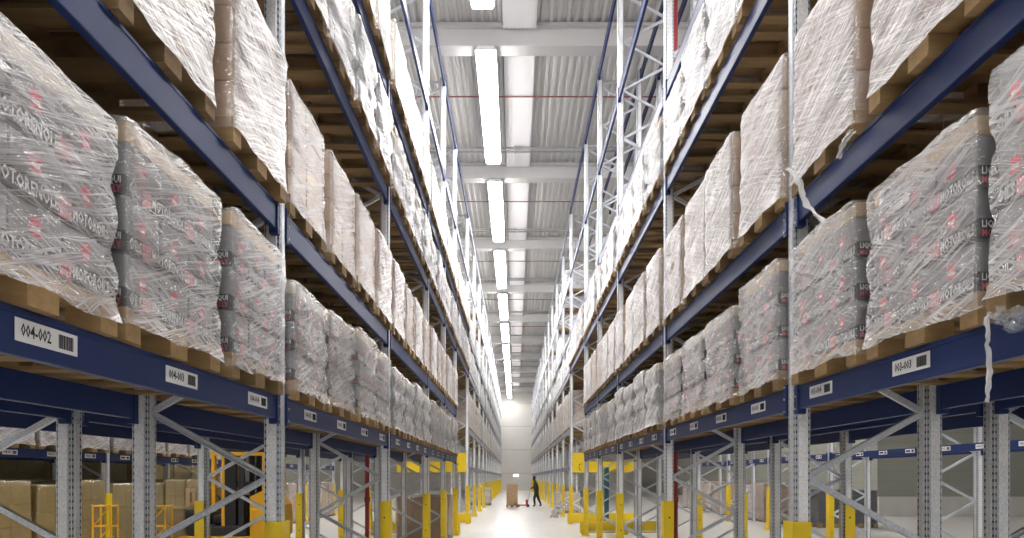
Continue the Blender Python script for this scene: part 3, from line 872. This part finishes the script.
Y = M['yellow_dull']; K = M['black']
b = MB(); b.box(-1.15, .75, -.55, .55, .10, .50, Y, None, .05); b.box(.30, .80, -.55, .55, .45, 1.10, Y, None, .06)
b.add([(.30,-.50,1.05),(.80,-.50,1.05),(.80,-.50,1.12),(.55,-.50,1.42),(.30,-.50,1.30),(.30,.5,1.05),(.80,.5,1.05),(.80,.5,1.12),(.55,.5,1.42),(.30,.5,1.30)],
      [(0,1,2,3,4),(9,8,7,6,5),(0,5,6,1),(1,6,7,2),(2,7,8,3),(3,8,9,4),(4,9,5,0)], Y); obj('chassis', b, t)
b = MB(); b.box(-.95, .25, -.5, .5, .5, .72, K, None, .05); b.box(-.55, .1, -.35, .35, .72, .92, K, None, .07); b.box(-.05, .2, -.35, .35, .85, 1.32, K, None, .08); obj('seat', b, t)
b = MB(); b.box(-1.05, -.65, -.48, .48, .5, 1.05, K, None, .08); b.tube([(-.62+.0, .16*math.cos(a*PI/6), 1.18+.14*math.sin(a*PI/6)) for a in range(13)], .015, K, 6); b.tube([(-.8,0,1.0),(-.63,0,1.16)], .025, K); obj('console', b, t)
b = MB()
for y in (-.42, .42):
    b.box(-.22, .0, y-.05, y+.05, .3, 4.4, K); b.box(-.28, -.22, y-.06, y+.06, .3, 2.6, Y); b.box(.05, .16, y-.04, y+.04, .3, 4.2, K)
for z in (1.5, 2.5, 4.2): b.box(-.2, .14, -.42, .42, z, z+.1, K)
b.tube([(.02, 0, .4), (.02, 0, 3.6)], .05, M['steel']); obj('mast', b, t)
b = MB()
for x, y in ((-.42,-.5),(-.42,.5),(.6,-.5),(.6,.5)): b.box(x-.035, x+.035, y-.035, y+.035, 1.0, 2.15, Y)
for k in range(7): b.box(-.45+k*.18, -.41+k*.18, -.53, .53, 2.15, 2.19, K)
for y in (-.52, .52): b.box(-.47, .68, y-.03, y+.03, 2.13, 2.20, Y)
obj('overhead_guard', b, t)
for x, y in ((-.85,-.5),(-.85,.5),(.5,-.5),(.5,.5)):
    b = MB(); b.tube([(x, y-.09, .17), (x, y+.09, .17)], .17, M['rubber'], 20); obj('wheel', b, t)

# ------------------------------------------------------------------ room
EX = 17.0; YE = 76.0; YB = -7.0; DECK = EYE+10.6
b = MB(); b.box(-EX, 30, YB, YE, -.2, 0, M['floor']); struct('floor', b)
b = MB()
for k in range(1, 4):
    pass
b.box(-EX, EX, YE, YE+.25, 0, DECK+.3, M['wall'])
for z in (2.17, 5.15, 8.12, 11.06): b.box(-EX, EX, YE-.012, YE, z-.02, z+.02, M['joint'])
for x in (-6, 6): b.box(x-.02, x+.02, YE-.012, YE, 0, DECK, M['joint'])
struct('wall_back', b)
b = MB(); b.box(-EX-.25, -EX, YB, YE, 0, DECK+.3, M['siding']); struct('wall_left', b)
b = MB(); b.box(15.7, 15.95, 26, YE, 0, DECK+.3, M['siding'])
for k in range(20): b.box(15.68, 15.7, 26, YE, .9+k*.55, .93+k*.55, M['joint'])
struct('wall_right', b)
b = MB(); b.box(15.95, 30, 26, 26.25, 0, DECK+.3, M['siding']); b.box(15.7, 30, 25.9, 26, 0, .85, M['lit_foot'])
for k in range(20): b.box(15.7, 30, 25.985, 26, 1.1+k*.42, 1.125+k*.42, M['joint'])
struct('wall_front', b)
b = MB(); b.box(30, 30.25, YB, 26, 0, DECK+.3, M['siding']); struct('wall_side', b)
b = MB(); b.box(-.18, .42, YE-.09, YE-.012, EYE+.05, EYE+.35, M['exit'], None, .01)
tag(obj('wall_sign', b), 'small white lit sign box on the far end wall', 'sign')
# trapezoidal roof sheet, ribs along the aisle
b = MB(); pts = []; x = -EX
while x < 30:
    pts += [(x, DECK), (x+.08, DECK), (x+.10, DECK+.05), (x+.18, DECK+.05)]; x += .2
n = len(pts)
b.add([(x, YB, z) for x, z in pts] + [(x, YE, z) for x, z in pts], [(i, i+1, n+i+1, n+i) for i in range(n-1)], M['deck'])
b.box(-EX, 30, YB, YE, DECK+.12, DECK+.2, M['deck'])
struct('ceiling', b)
# girders, secondary beams, pipes and the pale roof panels between them
G0 = 14.08; GS = 6.24
gy = [G0+GS*k for k in range(-3, 10)]
for k, y in enumerate(gy):
    b = MB(); b.box(-EX, 30, y, y+.36, EYE+10.12, DECK, M['girder'], None, .02)
    b.box(-EX, 30, y-.10, y+.46, EYE+10.52, DECK, M['girder'])
    struct('trim_%d' % (k+1), b)
for k, y in enumerate(gy[:-1]):
    b = MB(); px0, px1 = -.28, .50; nr = 8; w = (px1-px0)/nr
    b.box(px0, px1, y+.44, y+GS-.12, EYE+10.46, EYE+10.61, M['panel'])
    for q in range(nr): b.box(px0+q*w, px0+q*w+w*.8, y+.44, y+GS-.12, EYE+10.44, EYE+10.47, M['panel'])
    o = obj('roof_panel', b); tag(o, 'white ribbed roof panel over the aisle, %s from the camera' % ORD[k], 'roof panel', 'white roof panels')
for k, y in enumerate(gy[:-1]):
    b = MB(); b.tube([(-EX, y+2.3, EYE+10.38), (15, y+2.3, EYE+10.38)], .018, M['pipe_red'], 8)
    for q in range(-5, 6):
        b.tube([(q*2.9+.6, y+2.3, EYE+10.38), (q*2.9+.6, y+2.3, EYE+10.27)], .018, M['steel'], 6)
    tag(obj('sprinkler_pipe', b), 'thin red sprinkler pipe across the ceiling, %s from the camera' % ORD[k], 'pipe', 'ceiling sprinkler pipes')
    b = MB()
    for dz, dy in ((0, 0), (.0, .22)): b.tube([(-EX, y+4.9+dy, EYE+10.4+dz), (15, y+4.9+dy, EYE+10.4+dz)], .03, M['steel'], 8)
    for q in range(-6, 7): b.box(q*2.3-.02, q*2.3+.02, y+4.85, y+5.17, EYE+10.36, DECK, M['steel'])
    tag(obj('ceiling_conduit', b), 'pair of grey conduits hung across the ceiling, %s from the camera' % ORD[k], 'conduit', 'ceiling conduits')

# ------------------------------------------------------------------ lamps
def lamp_meshes(L):
    h = MB(); w = .18
    h.add([(-w,0,.10),(w,0,.10),(w+.06,0,.0),(-w-.06,0,.0),(-w,L,.10),(w,L,.10),(w+.06,L,.0),(-w-.06,L,.0)],
          [(0,1,5,4),(1,2,6,5),(0,4,7,3),(0,3,2,1),(4,5,6,7)], M['white'])
    for y in (.4, L-.4): h.tube([(0, y, .10), (0, y, .72)], .008, M['steel'], 6)
    e = MB(); e.box(-w-.035, w+.035, .03, L-.03, -.085, .02, M['lamp'], None, .02)
    return h.mesh('housing'), e.mesh('diffuser')
LH, LE = lamp_meshes(4.95)
AISLE = [(-.68, 'the main aisle'), (-6.1, 'the left neighbouring aisle'), (6.3, 'the right neighbouring aisle')]
for x, nm in AISLE:
    for k in range(-3, 10):
        y = 13.95+GS*k
        if x != -.68 and k > 3: continue
        t = thing('light_fixture', 'long white ceiling light over %s, %s from the camera' % (nm, ORD[k+3]), 'light', (x, y, EYE+9.93), 0, 'ceiling lights over ' + nm)
        obj('housing', LH, t); obj('diffuser', LE, t)
# ------------------------------------------------------------------ world, camera
w = bpy.data.worlds.new('world'); scene.world = w; w.use_nodes = True
w.node_tree.nodes['Background'].inputs[0].default_value = (.93, .96, 1.0, 1)
w.node_tree.nodes['Background'].inputs[1].default_value = .32
cam = bpy.data.cameras.new('camera'); co = bpy.data.objects.new('camera', cam); col.objects.link(co)
co.location = (0, 0, EYE); co.rotation_euler = (R(90), 0, 0)
cam.sensor_width = 36; cam.lens = 600/1024*36; cam.shift_x = -3/1024; cam.shift_y = 208/1024; cam.clip_end = 300; cam.clip_start = .05
scene.camera = co
scene.view_settings.view_transform = 'Standard'; scene.view_settings.look = 'None'; scene.view_settings.gamma = 1
scene.view_settings.use_curve_mapping = False
scene.view_settings.exposure = 0.38
for p in PROTO:
    for c in list(p.children_recursive): bpy.data.objects.remove(c)
    bpy.data.objects.remove(p)
print('loads', NLOAD)
